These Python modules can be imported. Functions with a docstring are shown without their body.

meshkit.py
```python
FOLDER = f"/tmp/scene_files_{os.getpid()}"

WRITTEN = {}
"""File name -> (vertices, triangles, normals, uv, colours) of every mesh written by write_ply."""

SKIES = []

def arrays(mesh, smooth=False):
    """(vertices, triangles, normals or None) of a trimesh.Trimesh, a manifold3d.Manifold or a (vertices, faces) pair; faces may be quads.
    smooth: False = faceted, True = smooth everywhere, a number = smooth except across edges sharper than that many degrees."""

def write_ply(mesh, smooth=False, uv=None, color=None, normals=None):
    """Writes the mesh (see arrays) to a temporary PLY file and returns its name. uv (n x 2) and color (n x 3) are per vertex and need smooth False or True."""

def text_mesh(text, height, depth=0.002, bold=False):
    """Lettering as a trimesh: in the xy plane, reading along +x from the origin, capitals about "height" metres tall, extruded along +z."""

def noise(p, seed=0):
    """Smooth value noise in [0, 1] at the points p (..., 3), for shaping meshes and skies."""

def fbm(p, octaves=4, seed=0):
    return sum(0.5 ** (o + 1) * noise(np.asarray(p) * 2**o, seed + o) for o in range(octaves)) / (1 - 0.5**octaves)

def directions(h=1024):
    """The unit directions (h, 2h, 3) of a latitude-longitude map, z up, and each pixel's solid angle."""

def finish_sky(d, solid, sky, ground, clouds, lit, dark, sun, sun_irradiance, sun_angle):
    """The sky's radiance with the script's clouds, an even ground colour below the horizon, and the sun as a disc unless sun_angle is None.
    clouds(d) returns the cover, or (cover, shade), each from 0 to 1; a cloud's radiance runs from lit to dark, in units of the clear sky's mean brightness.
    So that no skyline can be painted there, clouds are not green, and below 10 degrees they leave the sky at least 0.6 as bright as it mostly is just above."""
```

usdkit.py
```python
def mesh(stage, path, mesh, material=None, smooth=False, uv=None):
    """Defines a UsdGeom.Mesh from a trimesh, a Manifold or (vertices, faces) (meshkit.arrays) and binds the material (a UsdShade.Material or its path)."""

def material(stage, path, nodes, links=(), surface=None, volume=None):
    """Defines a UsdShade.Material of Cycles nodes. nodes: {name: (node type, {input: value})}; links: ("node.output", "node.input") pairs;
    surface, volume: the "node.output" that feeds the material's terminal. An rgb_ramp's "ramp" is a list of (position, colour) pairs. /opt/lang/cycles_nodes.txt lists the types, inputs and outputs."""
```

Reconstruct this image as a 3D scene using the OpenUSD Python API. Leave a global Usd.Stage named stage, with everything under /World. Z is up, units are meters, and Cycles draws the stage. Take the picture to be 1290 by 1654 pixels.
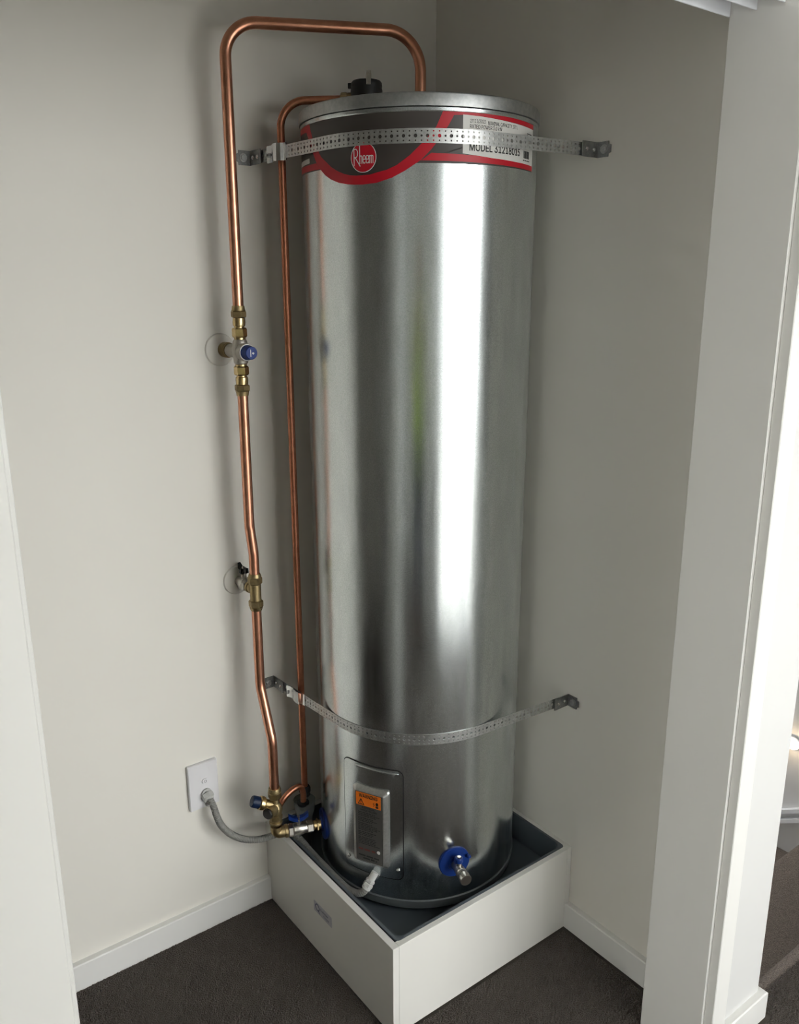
import math, random
import numpy as np, trimesh, manifold3d, usdkit, meshkit
from shapely.geometry import Polygon, Point, box as sbox
from shapely import affinity
from shapely.ops import unary_union
from pxr import Usd, UsdGeom, UsdLux, UsdShade, Gf, Sdf, Vt

random.seed(7); rng = np.random.default_rng(7)
stage = Usd.Stage.CreateInMemory()
UsdGeom.SetStageUpAxis(stage, UsdGeom.Tokens.z); UsdGeom.SetStageMetersPerUnit(stage, 1.0)
UsdGeom.Xform.Define(stage, '/World'); UsdGeom.Scope.Define(stage, '/World/Looks')

# ---------------------------------------------------------------- camera
EXPOSURE = 0.10
CAM = np.array([-1.4234, -1.7285, 1.57]); YAW, PITCH, ROLL, FPX = 52.8417, 15.1512, -0.171, 1365.6
p_, y_, r_ = map(math.radians, (PITCH, YAW, ROLL))
fw = np.array([math.cos(y_)*math.cos(p_), math.sin(y_)*math.cos(p_), -math.sin(p_)])
rt = np.array([math.sin(y_), -math.cos(y_), 0.0]); up = np.cross(rt, fw)
rt, up = math.cos(r_)*rt+math.sin(r_)*up, math.cos(r_)*up-math.sin(r_)*rt
cam = UsdGeom.Camera.Define(stage, '/World/camera')
m4 = np.eye(4); m4[0, :3], m4[1, :3], m4[2, :3], m4[3, :3] = rt, up, -fw, CAM
cam.AddTransformOp().Set(Gf.Matrix4d(m4.tolist()))
cam.CreateHorizontalApertureAttr(36.0); cam.CreateFocalLengthAttr(36.0*FPX/1290.0)
cam.CreateVerticalApertureAttr(36.0*1654/1290); cam.CreateClippingRangeAttr(Gf.Vec2f(0.02, 200.0))
cam.CreateExposureAttr(EXPOSURE)

# ---------------------------------------------------------------- daylight: an even overcast sky, seen through the glazed wall
sky = UsdLux.DomeLight.Define(stage, '/World/sky')
sky.CreateIntensityAttr(2.25); sky.CreateColorAttr(Gf.Vec3f(0.99, 0.985, 0.985))

# ---------------------------------------------------------------- helpers
BASE = {}
def free(path):
    if not stage.GetPrimAtPath(path): return path
    k = 1
    while stage.GetPrimAtPath(f'{path}_{k:03d}'): k += 1
    return f'{path}_{k:03d}'
def tag(prim, label=None, cat=None, group=None, kind=None):
    for k, v in (('label', label), ('category', cat), ('group', group), ('kind', kind)):
        if v: prim.SetCustomDataByKey(k, v)
    return prim
def thing(name, label, cat, base=(0, 0, 0), group=None):
    path = free('/World/'+name); x = UsdGeom.Xform.Define(stage, path)
    x.AddTranslateOp().Set(Gf.Vec3d(*map(float, base))); BASE[path] = np.array(base, float)
    return tag(x.GetPrim(), label, cat, group).GetPath().pathString
def tm(mesh):
    if isinstance(mesh, trimesh.Trimesh): return mesh
    if isinstance(mesh, list): return trimesh.util.concatenate([tm(m) for m in mesh])
    v, f, _ = meshkit.arrays(mesh); return trimesh.Trimesh(v, f, process=False)
def part(name, mesh, mat, parent='/World', smooth=35, label=None, cat=None, group=None, kind=None):
    path = free(f'{parent}/{name}'); mesh = tm(mesh)
    root = '/'.join(parent.split('/')[:3]); b = BASE.get(root)
    if b is not None:
        mesh = mesh.copy(); mesh.apply_translation(-b)
    usdkit.mesh(stage, path, mesh, MAT[mat], smooth=smooth)
    tag(stage.GetPrimAtPath(path), label, cat, group, kind)
    return path
def struct(name, mesh, mat, smooth=35, label=None):
    return part(name, mesh, mat, '/World', smooth, label=label, kind='structure')
def bx(x0, x1, y0, y1, z0, z1, c=0.0):
    if not c:
        m = trimesh.creation.box([abs(x1-x0), abs(y1-y0), abs(z1-z0)])
        m.apply_translation([(x0+x1)/2, (y0+y1)/2, (z0+z1)/2]); return m
    lo, hi = np.minimum([x0, y0, z0], [x1, y1, z1]), np.maximum([x0, y0, z0], [x1, y1, z1]); P = []
    for s in np.ndindex(2, 2, 2):
        q = np.where(s, hi, lo); d = np.where(s, -1, 1)*c
        for ax in range(3):
            t = q+d; t[ax] = q[ax]; P.append(t)
    return trimesh.convex.convex_hull(np.array(P))
def basis(d, ref=None):
    d = np.asarray(d, float); d = d/np.linalg.norm(d)
    a = np.asarray(ref if ref is not None else ([0, 0, 1.0] if abs(d[2]) < .9 else [1.0, 0, 0]), float)
    u = a-d*(a@d); u /= np.linalg.norm(u); return u, np.cross(d, u), d
def orient(mesh, o, d, ref=None):
    u, v, w = basis(d, ref); M = np.eye(4); M[:3, 0], M[:3, 1], M[:3, 2], M[:3, 3] = u, v, w, o
    m = mesh.copy(); m.apply_transform(M); return m
def lathe(prof, n=32, o=(0, 0, 0), d=(0, 0, 1), ref=None):
    """closed solid of revolution of (r, h) pairs around d."""
    prof = [(max(r, 0), h) for r, h in prof]; V, F = [], []
    ang = np.arange(n)*2*np.pi/n
    rings = []
    for r, h in prof:
        if r < 1e-9: rings.append([len(V)]); V.append([0, 0, h])
        else:
            rings.append(list(range(len(V), len(V)+n))); V += [[r*math.cos(a), r*math.sin(a), h] for a in ang]
    def cap(ring, flip):
        if len(ring) > 1:
            c = len(V); V.append(list(np.mean([V[i] for i in ring], 0)))
            for i in range(n):
                a, b = ring[i], ring[(i+1) % n]; F.append([c, b, a] if flip else [c, a, b])
    cap(rings[0], True)
    for A, B in zip(rings, rings[1:]):
        for i in range(n):
            j = (i+1) % n
            a0, a1, b0, b1 = A[i % len(A)], A[j % len(A)], B[i % len(B)], B[j % len(B)]
            if a0 != a1: F.append([a0, a1, b1])
            if b0 != b1: F.append([a0, b1, b0])
    cap(rings[-1], False)
    return orient(trimesh.Trimesh(np.array(V, float), np.array(F), process=False), np.asarray(o, float), d, ref)
def cyl(o, d, r, h, n=28, c=None):
    c = min(r, h)*.12 if c is None else c
    return lathe([(r-c, 0), (r, c), (r, h-c), (r-c, h)], n, o, d)
def hexn(o, d, af, h, ref=None):
    """hexagon nut, af across flats."""
    r = af/2/math.cos(math.pi/6)
    return lathe([(r*.86, 0), (r, h*.14), (r, h*.86), (r*.86, h)], 6, o, d, ref)
def fillet(P, R, seg=10):
    P = [np.asarray(q, float) for q in P]; out = [P[0]]
    for i in range(1, len(P)-1):
        a, b, c = P[i-1], P[i], P[i+1]; r = R[i-1] if np.ndim(R) else R
        u, w = (a-b)/np.linalg.norm(a-b), (c-b)/np.linalg.norm(c-b); th = math.acos(np.clip(u@w, -1, 1))
        if r <= 0 or th > 3.1: out.append(b); continue
        t = min(r/math.tan(th/2), np.linalg.norm(a-b)*.49, np.linalg.norm(c-b)*.49); r = t*math.tan(th/2)
        bis = (u+w)/np.linalg.norm(u+w); cen = b+bis*r/math.sin(th/2)
        s, e = b+u*t-cen, b+w*t-cen; om = math.acos(np.clip(s@e/r/r, -1, 1))
        for k in range(seg+1):
            f = k/seg; out.append(cen+(math.sin((1-f)*om)*s+math.sin(f*om)*e)/math.sin(om))
    return np.array(out+[P[-1]])
def spline(P, n=60):
    from scipy.interpolate import CubicSpline
    P = np.asarray(P, float); t = np.r_[0, np.cumsum(np.linalg.norm(np.diff(P, axis=0), axis=1)**.6)]
    q = CubicSpline(t, P)(np.linspace(0, t[-1], 400)); s = np.r_[0, np.cumsum(np.linalg.norm(np.diff(q, axis=0), axis=1))]
    return np.stack([np.interp(np.linspace(0, s[-1], n), s, q[:, k]) for k in range(3)], 1)
def tube(P, r, n=20):
    P = np.asarray(P, float); T = np.gradient(P, axis=0); T /= np.linalg.norm(T, axis=1, keepdims=True)
    u, v, _ = basis(T[0]); V, F = [], []; rr = np.broadcast_to(r, (len(P),)); ang = np.arange(n)*2*np.pi/n
    for i, (q, t) in enumerate(zip(P, T)):
        u = u-t*(u@t); u /= np.linalg.norm(u); v = np.cross(t, u)
        V += list(q+rr[i]*(np.cos(ang)[:, None]*u+np.sin(ang)[:, None]*v))
    for i in range(len(P)-1):
        for k in range(n):
            a, b, c, d = i*n+k, i*n+(k+1) % n, (i+1)*n+(k+1) % n, (i+1)*n+k; F += [[a, b, c], [a, c, d]]
    V += [P[0], P[-1]]; z = len(P)*n
    for k in range(n): F += [[z, (k+1) % n, k], [z+1, (len(P)-1)*n+k, (len(P)-1)*n+(k+1) % n]]
    return trimesh.Trimesh(np.array(V), np.array(F), process=False)
def rrect(w, h, r, n=6, cx=0.0, cy=0.0):
    pts = []
    for sx, sy, a0 in ((1, 1, 0), (-1, 1, 90), (-1, -1, 180), (1, -1, 270)):
        for k in range(n+1):
            a = math.radians(a0+90*k/n); pts.append((cx+sx*(w/2-r)+r*math.cos(a), cy+sy*(h/2-r)+r*math.sin(a)))
    return np.array(pts)
def extr(poly, d):
    if not isinstance(poly, (list, tuple)): poly = list(getattr(poly, 'geoms', [poly]))
    return trimesh.util.concatenate([trimesh.creation.extrude_polygon(q, d, engine='earcut') for q in poly if q.area > 0])
def place(mesh, o, xd, yd):
    """local x, y, z of a flat mesh to the axes xd, yd and their normal at o."""
    xd, yd = np.asarray(xd, float), np.asarray(yd, float); M = np.eye(4)
    M[:3, 0], M[:3, 1], M[:3, 2], M[:3, 3] = xd, yd, np.cross(xd, yd), o
    m = mesh.copy(); m.apply_transform(M); return m
def text(t, h, w=None, bold=False, depth=.0004):
    m = meshkit.text_mesh(t, h, depth, bold); lo, hi = m.bounds
    m.apply_translation([-lo[0], 0, 0])
    if w: m.apply_scale([w/(hi[0]-lo[0]), 1, 1])
    return m
TC = np.array([-.25, -.25]); TR = .242
def bend(mesh, r=TR, maxe=.010):
    """x = degrees of azimuth, y = height, z = distance out from the tank's wall."""
    m = mesh.copy(); k = math.radians(1)*r; m.apply_scale([k, 1, 1])
    v, f = trimesh.remesh.subdivide_to_size(m.vertices, m.faces, maxe, 12)
    a = v[:, 0]/r; R = r+v[:, 2]
    return trimesh.Trimesh(np.stack([TC[0]+R*np.cos(a), TC[1]+R*np.sin(a), v[:, 1]], 1), f, process=False)
def wrap(pts_or_poly, d0, d1):
    poly = pts_or_poly if not isinstance(pts_or_poly, (list, np.ndarray)) else Polygon(pts_or_poly)
    k = math.radians(1)*TR
    m = extr(affinity.scale(poly, k, 1, origin=(0, 0)), d1-d0); m.apply_translation([0, 0, d0]); m.apply_scale([1/k, 1, 1])
    return bend(m)

# ---------------------------------------------------------------- materials
MAT = {}
def mat(name, col, rough=.5, metal=0.0, bump=None, var=None, **kw):
    """principled; var = (scale, other colour, detail) mixes by noise; bump = (scale, distance, strength)."""
    nodes = {'p': ('principled_bsdf', {'base_color': col, 'roughness': rough, 'metallic': metal, **kw})}; links = []
    if var or bump: nodes['g'] = ('geometry', {})
    if var:
        nodes['n'] = ('noise_texture', {'scale': var[0], 'detail': var[2] if len(var) > 2 else 3.0, 'roughness': .6})
        nodes['r'] = ('rgb_ramp', {'ramp': [(.32, col), (.68, var[1])]})
        links += [('g.position', 'n.vector'), ('n.fac', 'r.fac'), ('r.color', 'p.base_color')]
    if bump:
        nodes['b'] = ('noise_texture', {'scale': bump[0], 'detail': 3.0})
        nodes['bb'] = ('bump', {'distance': bump[1], 'strength': bump[2]})
        links += [('g.position', 'b.vector'), ('b.fac', 'bb.height'), ('bb.normal', 'p.normal')]
    MAT[name] = usdkit.material(stage, '/World/Looks/'+name, nodes, links, surface='p.BSDF')
mat('wall_paint', (.748, .722, .659), .62, bump=(260, .0006, .10))
mat('ceiling_paint', (.84, .83, .80), .8)
mat('trim_paint', (.77, .76, .73), .38, bump=(90, .0008, .05))
mat('hall_paint', (.66, .655, .64), .6)
mat('white_laminate', (.75, .735, .69), .45, bump=(120, .0006, .05))
mat('stair_paint', (.70, .70, .71), .6)
mat('carpet_base', (.11, .095, .082), .95)
mat('stair_carpet', (.095, .078, .067), .95, bump=(330, .006, .9), var=(420, (.30, .25, .215), 4.0))
mat('galvanised_cap', (.50, .51, .50), .42, 1.0, bump=(700, .0003, .35), var=(120, (.40, .41, .41)))
mat('zinc', (.60, .605, .595), .40, 1.0, var=(150, (.46, .465, .46)))
mat('cover_steel', (.74, .74, .72), .36, 1.0, var=(160, (.62, .62, .60)))
mat('bright_zinc', (.78, .79, .79), .16, 1.0)
mat('dark_bracket', (.36, .365, .355), .42, 1.0, var=(180, (.25, .255, .25)))
mat('base_plastic', (.10, .112, .115), .38)
mat('tray_plastic', (.085, .10, .112), .36, bump=(300, .0004, .12))
mat('copper', (.75, .37, .245), .30, 1.0, var=(38, (.62, .285, .18)), bump=(160, .0003, .12))
mat('copper_dull', (.60, .265, .165), .36, 1.0, var=(60, (.47, .19, .115)))
mat('brass', (.66, .50, .26), .27, 1.0, var=(90, (.55, .40, .20)))
mat('brass_dull', (.43, .33, .175), .45, 1.0, var=(110, (.34, .26, .135)))
mat('nickel', (.60, .57, .52), .24, 1.0)
mat('nickel_cast', (.46, .43, .385), .5, 1.0, bump=(500, .0006, .4))
mat('blue_plastic', (.004, .027, .17), .42, specular_ior_level=.3)
mat('navy_plastic', (.005, .016, .050), .45, specular_ior_level=.3)
mat('black_plastic', (.010, .010, .011), .42)
mat('black_rubber', (.012, .012, .013), .6)
mat('white_plastic', (.72, .71, .72), .34)
mat('grey_conduit', (.215, .212, .195), .5)
mat('pale_gland', (.50, .50, .48), .4)
mat('label_grey', (.050, .042, .038), .42)
mat('label_red', (.50, .004, .018), .42)
mat('label_white', (.70, .69, .66), .5)
mat('label_ink', (.012, .012, .013), .5)
mat('warning_orange', (.80, .175, .008), .5)
mat('warning_grey', (.075, .073, .068), .42)
mat('warning_red', (.16, .030, .025), .5)
mat('sticker_lilac', (.47, .46, .50), .5)
mat('sticker_ink', (.03, .03, .09), .5)
mat('alu_white', (.87, .885, .93), .3)
mat('render_white', (.56, .56, .55), .8)
mat('paving', (.45, .44, .42), .8, var=(3, (.38, .37, .35)))
mat('skin', (.50, .30, .22), .5); mat('hair', (.05, .035, .025), .6)
mat('vest_lime', (.42, .62, .03), .6); mat('trouser_navy', (.018, .026, .06), .8); mat('boot_tan', (.20, .11, .05), .6)
# the tank's galvanised sheet: mirror-like with a fine spangle
MAT['galvanised'] = usdkit.material(stage, '/World/Looks/galvanised', {
    'g': ('geometry', {}), 'n': ('noise_texture', {'scale': 420.0, 'detail': 2.0}), 'm': ('mapping', {'scale': (14.0, 14.0, 3.0)}),
    'n2': ('noise_texture', {'scale': 1.0, 'detail': 3.0}), 'rr': ('map_range', {'from_min': .3, 'from_max': .7, 'to_min': .17, 'to_max': .25}),
    'r': ('rgb_ramp', {'ramp': [(.3, (.56, .60, .605)), (.7, (.72, .755, .76))]}),
    'b': ('bump', {'distance': .0003, 'strength': .22}), 'p': ('principled_bsdf', {'metallic': 1.0})},
    [('g.position', 'n.vector'), ('g.position', 'm.vector'), ('m.vector', 'n2.vector'), ('n2.fac', 'rr.value'), ('rr.result', 'p.roughness'),
     ('n.fac', 'r.fac'), ('r.color', 'p.base_color'), ('n.fac', 'b.height'), ('b.normal', 'p.normal')], surface='p.BSDF')
# carpet yarn: each tuft its own tone
for nm, ramp in (('carpet_pile', [(0, (.10, .082, .069)), (.5, (.21, .176, .152)), (1, (.46, .40, .35))]),):
    MAT[nm] = usdkit.material(stage, '/World/Looks/'+nm, {'g': ('geometry', {}), 'r': ('rgb_ramp', {'ramp': ramp}), 'p': ('principled_bsdf', {'roughness': .9, 'sheen_weight': .15})},
        [('g.random_per_island', 'r.fac'), ('r.color', 'p.base_color')], surface='p.BSDF')
MAT['pane_glass'] = usdkit.material(stage, '/World/Looks/pane_glass', {'t': ('transparent_bsdf', {'color': (.95, .96, .955)}), 'g': ('glossy_bsdf', {'roughness': .01, 'color': (1, 1, 1)}),
    'f': ('fresnel', {'IOR': 1.45}), 'm': ('mix_closure', {})}, [('f.fac', 'm.fac'), ('t.BSDF', 'm.closure1'), ('g.BSDF', 'm.closure2')], surface='m.closure')
MAT['clear_plastic'] = usdkit.material(stage, '/World/Looks/clear_plastic', {'t': ('transparent_bsdf', {'color': (.80, .82, .80)}), 'g': ('principled_bsdf', {'roughness': .2, 'base_color': (.32, .34, .33)}),
    'm': ('mix_closure', {'fac': .38})}, [('t.BSDF', 'm.closure1'), ('g.BSDF', 'm.closure2')], surface='m.closure')
MAT['step_lamp'] = usdkit.material(stage, '/World/Looks/step_lamp', {'e': ('emission', {'color': (1.0, .80, .50), 'strength': 5.0})}, [], surface='e.emission')

# ================================================================ THE SETTING
H = 2.45
XR, XL, YF, YB = 0.0, -2.6, -.853, -.993       # closet: right wall, far left end, inner and outer face of the front wall
OL, OR_ = -1.267, -.102                          # clear opening between the jamb linings
XH, YW, XS = -2.9, -2.38, 1.2                    # hall end, glazed wall, stair wall
fl = Polygon([(XH-.1, YW-.02), (XS+.02, YW-.02), (XS+.02, -.942), (.112, -.942), (.112, .02), (XH-.1, .02)])
floor = extr(fl, .12); floor.apply_translation([0, 0, -.125]); struct('floor', floor, 'carpet_base')
struct('ceiling', bx(XH-.1, XS+.1, YW-.1, 2.6, H, H+.1), 'ceiling_paint')
struct('wall_left', bx(XL-.1, .116, 0, .1, -.6, H), 'wall_paint', label='pale greige closet wall behind the copper pipes')
struct('wall_right', bx(0, .116, YB+.02, 0, -.6, H), 'wall_paint', label='pale greige closet wall right of the tank')
struct('wall_end', bx(XL-.1, XL, YB+.02, 0, 0, H), 'wall_paint')
hole = Polygon([(XH, 0), (OL-.018, 0), (OL-.018, 2.04), (OR_+.018, 2.04), (OR_+.018, 0), (.116, 0), (.116, H), (XH, H)])
struct('wall_front', place(extr(hole, YF-YB-.0), (0, YF, 0), (1, 0, 0), (0, 0, 1)), 'hall_paint', label='white hall wall around the closet opening')
struct('wall_hall', [bx(XH-.1, XH, YW, 0, 2.3, H), bx(XH-.1, XH, YW, YW+.12, 0, 2.3), bx(XH-.1, XH, YB-.12, 0, 0, 2.3)], 'hall_paint')
w2 = struct('window_2', [bx(XH-.08, XH-.02, YW+.12, YB-.12, 0, .05), bx(XH-.08, XH-.02, YW+.12, YB-.12, 2.25, 2.3)], 'alu_white')
for yy in (YW+.12, (YW+YB)/2-.025, YB-.17): part('mullion', bx(XH-.08, XH-.02, yy, yy+.05, .05, 2.25), 'alu_white', w2)
for a, b in ((YW+.17, (YW+YB)/2-.025), ((YW+YB)/2+.025, YB-.17)): part('pane', bx(XH-.055, XH-.049, a, b, .05, 2.25), 'pane_glass', w2)
struct('wall_stair', bx(XS, XS+.1, YW, 2.6, -2.2, H), 'stair_paint')
struct('wall_stair_far', [bx(.1, XS+.1, 2.5, 2.6, -2.2, -.6), bx(.1, XS+.1, 2.5, 2.6, 2.4, H), bx(.1, .16, 2.5, 2.6, -.6, 2.4), bx(XS-.04, XS+.1, 2.5, 2.6, -.6, 2.4)], 'stair_paint')
w3 = struct('window_3', [bx(.16, XS-.04, 2.53, 2.57, -.6, -.55), bx(.16, XS-.04, 2.53, 2.57, 2.35, 2.4), bx(.16, .21, 2.53, 2.57, -.55, 2.35), bx(XS-.09, XS-.04, 2.53, 2.57, -.55, 2.35)], 'alu_white')
part('pane', bx(.21, XS-.09, 2.547, 2.553, -.55, 2.35), 'pane_glass', w3)
struct('wall_stair_inner', bx(.0, .116, .1, 2.6, -2.2, H), 'stair_paint')
def skirt(pts):                                   # square-edged skirting with an eased top, following pts (outer wall line), room on the right hand side
    pts = [np.array(q, float) for q in pts]; prof = [(0, 0), (.016, 0), (.016, .0655), (.0135, .068), (0, .068)]; V, F = [], []
    for i, q in enumerate(pts):
        ds = [pts[j+1]-pts[j] for j in (i-1, i) if 0 <= j < len(pts)-1]; ns = [np.array([d[1], -d[0]])/np.linalg.norm(d) for d in ds]
        n = ns[0] if len(ns) == 1 else (ns[0]+ns[1])/(1+ns[0]@ns[1])
        V += [[*(q+n*a), b] for a, b in prof]
    k = len(prof)
    for i in range(len(pts)-1):
        for j in range(k):
            a, b, c, d = i*k+j, i*k+(j+1) % k, (i+1)*k+(j+1) % k, (i+1)*k+j; F += [[a, c, b], [a, d, c]]
    for o, fl_ in ((0, 1), ((len(pts)-1)*k, 0)):
        for j in range(1, k-1): F.append([o, o+j, o+j+1] if fl_ else [o, o+j+1, o+j])
    m = trimesh.Trimesh(np.array(V), np.array(F), process=False); m.fix_normals(); return m
BOX = .552
struct('baseboard_left', skirt([(XL, 0), (-BOX-.0005, 0)]), 'trim_paint', 25)
struct('baseboard_right', skirt([(0, -BOX-.0005), (0, YF)]), 'trim_paint', 25)
struct('baseboard_front', skirt([(.116, -.945), (.116, YB), (-.048, YB)][::-1]), 'trim_paint', 25)
# jamb linings, architraves, head
struct('trim_1', [bx(OR_, OR_+.018, YB, YF, 0, 2.02, .0008)], 'trim_paint', label='grey-lit right jamb lining of the opening')
struct('trim_2', [bx(OR_+.007, OR_+.055, YB-.020, YB, 0, 2.075, .0015)], 'trim_paint', label='narrow right architrave of the opening')
struct('trim_3', [bx(OL-.018, OL, YB, YF, 0, 2.02, .0008)], 'trim_paint')
struct('trim_4', [bx(OL-.30, OL-.0077, YB-.020, YB, 0, 2.075, .0015)], 'trim_paint', label='bright left architrave in the foreground')
struct('trim_5', [bx(OL-.018, OR_+.018, YB, YF, 2.02, 2.04, .0008)], 'trim_paint')
struct('trim_6', [bx(OL-.0077, OR_+.007, YB-.020, YB, 2.025, 2.075, .0015)], 'trim_paint')
# glazed wall that lets the daylight in
W0, W1 = -.98, 1.12
struct('wall_window', [bx(XH, W0, YW-.1, YW, -.1, H), bx(W1, XS, YW-.1, YW, -.1, H), bx(W0, W1, YW-.1, YW, 2.3, H)], 'hall_paint')
w = struct('window_1', [bx(W0, W1, YW-.08, YW-.02, 0, .05), bx(W0, W1, YW-.08, YW-.02, 2.25, 2.3)], 'alu_white')
for xx in np.linspace(W0, W1-.05, 3): part('mullion', bx(xx, xx+.05, YW-.08, YW-.02, .05, 2.25), 'alu_white', w)
for a, b in zip(np.linspace(W0, W1-.05, 3), np.linspace(W0, W1-.05, 3)[1:]): part('pane', bx(a+.05, b, YW-.055, YW-.049, .05, 2.25), 'pane_glass', w)
tag(stage.GetPrimAtPath(part('paving', [bx(-9, 9, -14, YW-.1, -.2, -.08), bx(-9, XH-.1, YW-.1, 4, -.2, -.08)], 'paving')), 'pale paved terrace outside the glazed wall', 'terrace', kind='structure')

struct('neighbour_wall', bx(-9, -.35, -8.2, -8, -.2, 6), 'render_white', label='pale rendered wall across the terrace')
struct('garden_wall', bx(-9.2, -9, -8.2, 4, -.2, 6), 'trim_paint', label='white garden wall beyond the hall window')
# closed cavity over the stairwell and carpeted stairs going down
sc = thing('staircase', 'carpeted stairs going down behind the white wall corner', 'stairs', (.66, -.94, -.36))
def step(y, z, y2):
    pr = [(y2, z-.20), (y+.018, z-.20)]+[(y-.0+.014-.02*math.sin(a), z-.02+.02*math.cos(a)) for a in np.linspace(math.pi*.95, 0, 9)]+[(y2, z)]
    return extr(Polygon(pr), XS-.117)
for k, (y, y2) in enumerate(((-.94, -.925), (-.63, -.94), (-.32, -.63), (-.01, -.32), (.27, -.01))):
    z = -.18*k
    # a tread reaching from the riser above to its own rounded nosing
    pr = [(y2, z), (y-.012, z)]+[(y-.012+.018*math.sin(a), z-.018+.018*math.cos(a)) for a in np.linspace(.2, math.pi*.95, 8)]+[(y-.012, z-.2), (y2, z-.2)]
    if k == 0: pr = [(-.945, z), (-.950, z)]+[(-.950+.018*math.sin(a), z-.018+.018*math.cos(a)) for a in np.linspace(.2, math.pi*.95, 8)]+[(-.95, z-.2)]
    if k == 0: pr = [(-.972, -.002), (-.955, z+.001)]+[(-.955+.018*math.sin(a), z-.017+.018*math.cos(a)) for a in np.linspace(.2, math.pi*.95, 8)]+[(-.942, -.2), (-.941, -.2)]
    m = extr(Polygon(pr).buffer(0), XS-.121)
    part('step', place(m, (.117, 0, 0), (0, 1, 0), (0, 0, 1)), 'stair_carpet', sc)
part('landing', bx(.118, XS-.004, .272, 2.49, -1.1, -.9), 'stair_carpet', sc)
def rake(z0, h):                                   # raked white capping on the stair wall
    s = -.59; pr = [(-.95, 0), (2.4, s*3.35), (2.4, s*3.35-h), (-.95, -h)]
    m = place(extr(Polygon(pr), .018), (XS, 0, 0), (0, 1, 0), (0, 0, 1)); m.apply_translation([-.018, 0, z0]); return m
struct('trim_7', rake(.073, .016), 'alu_white'); struct('trim_8', rake(.035, .016), 'alu_white')
lamp = thing('step_light', 'small glowing warm step light on the grey stair wall', 'light', (XS, -.489, .056))
part('bezel', cyl((XS-.006, -.489, .056), (-1, 0, 0), .024, .006), 'alu_white', lamp)
part('diffuser', cyl((XS-.0125, -.489, .056), (-1, 0, 0), .019, .004), 'step_lamp', lamp)
sl = UsdLux.SphereLight.Define(stage, lamp+'/bulb'); sl.CreateRadiusAttr(.012); sl.CreateIntensityAttr(30.0); sl.CreateColorAttr(Gf.Vec3f(1, .75, .45)); sl.AddTranslateOp().Set(Gf.Vec3d(-.05, 0, 0))

# carpet pile over the closet floor and the hall in front of it: four tufted patches, repeated
CELL = .016
pi = UsdGeom.PointInstancer.Define(stage, '/World/carpet_pile')
tag(pi.GetPrim(), 'dark brown-grey cut pile of the closet and hall carpet', 'carpet', kind='stuff')
for k in range(4):
    V, F = [], []
    for i in range(5):
        for j in range(5):
            cx, cy = ((i+.5)/5-.5)*CELL+rng.uniform(-.0011, .0011), ((j+.5)/5-.5)*CELL+rng.uniform(-.0011, .0011)
            lx, ly = rng.uniform(-.0012, .0012, 2); hgt = rng.uniform(.0034, .0052); r = rng.uniform(.0015, .0021); a0 = rng.uniform(0, 6); o = len(V)
            for a in range(4): V.append([cx+r*math.cos(a0+a*1.57), cy+r*math.sin(a0+a*1.57), -.002])
            for a in range(4): V.append([cx+lx+r*.9*math.cos(a0+a*1.57), cy+ly+r*.9*math.sin(a0+a*1.57), hgt*.8-.002])
            V.append([cx+lx*1.3, cy+ly*1.3, hgt-.002])
            for a in range(4):
                b = (a+1) % 4; F += [[o+a, o+b, o+4+b], [o+a, o+4+b, o+4+a], [o+4+a, o+4+b, o+8]]
    usdkit.mesh(stage, f'/World/carpet_pile/tuft_{k:03d}' if k else '/World/carpet_pile/tuft', (np.array(V), np.array(F)), MAT['carpet_pile'], smooth=True)
P = []
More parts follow.
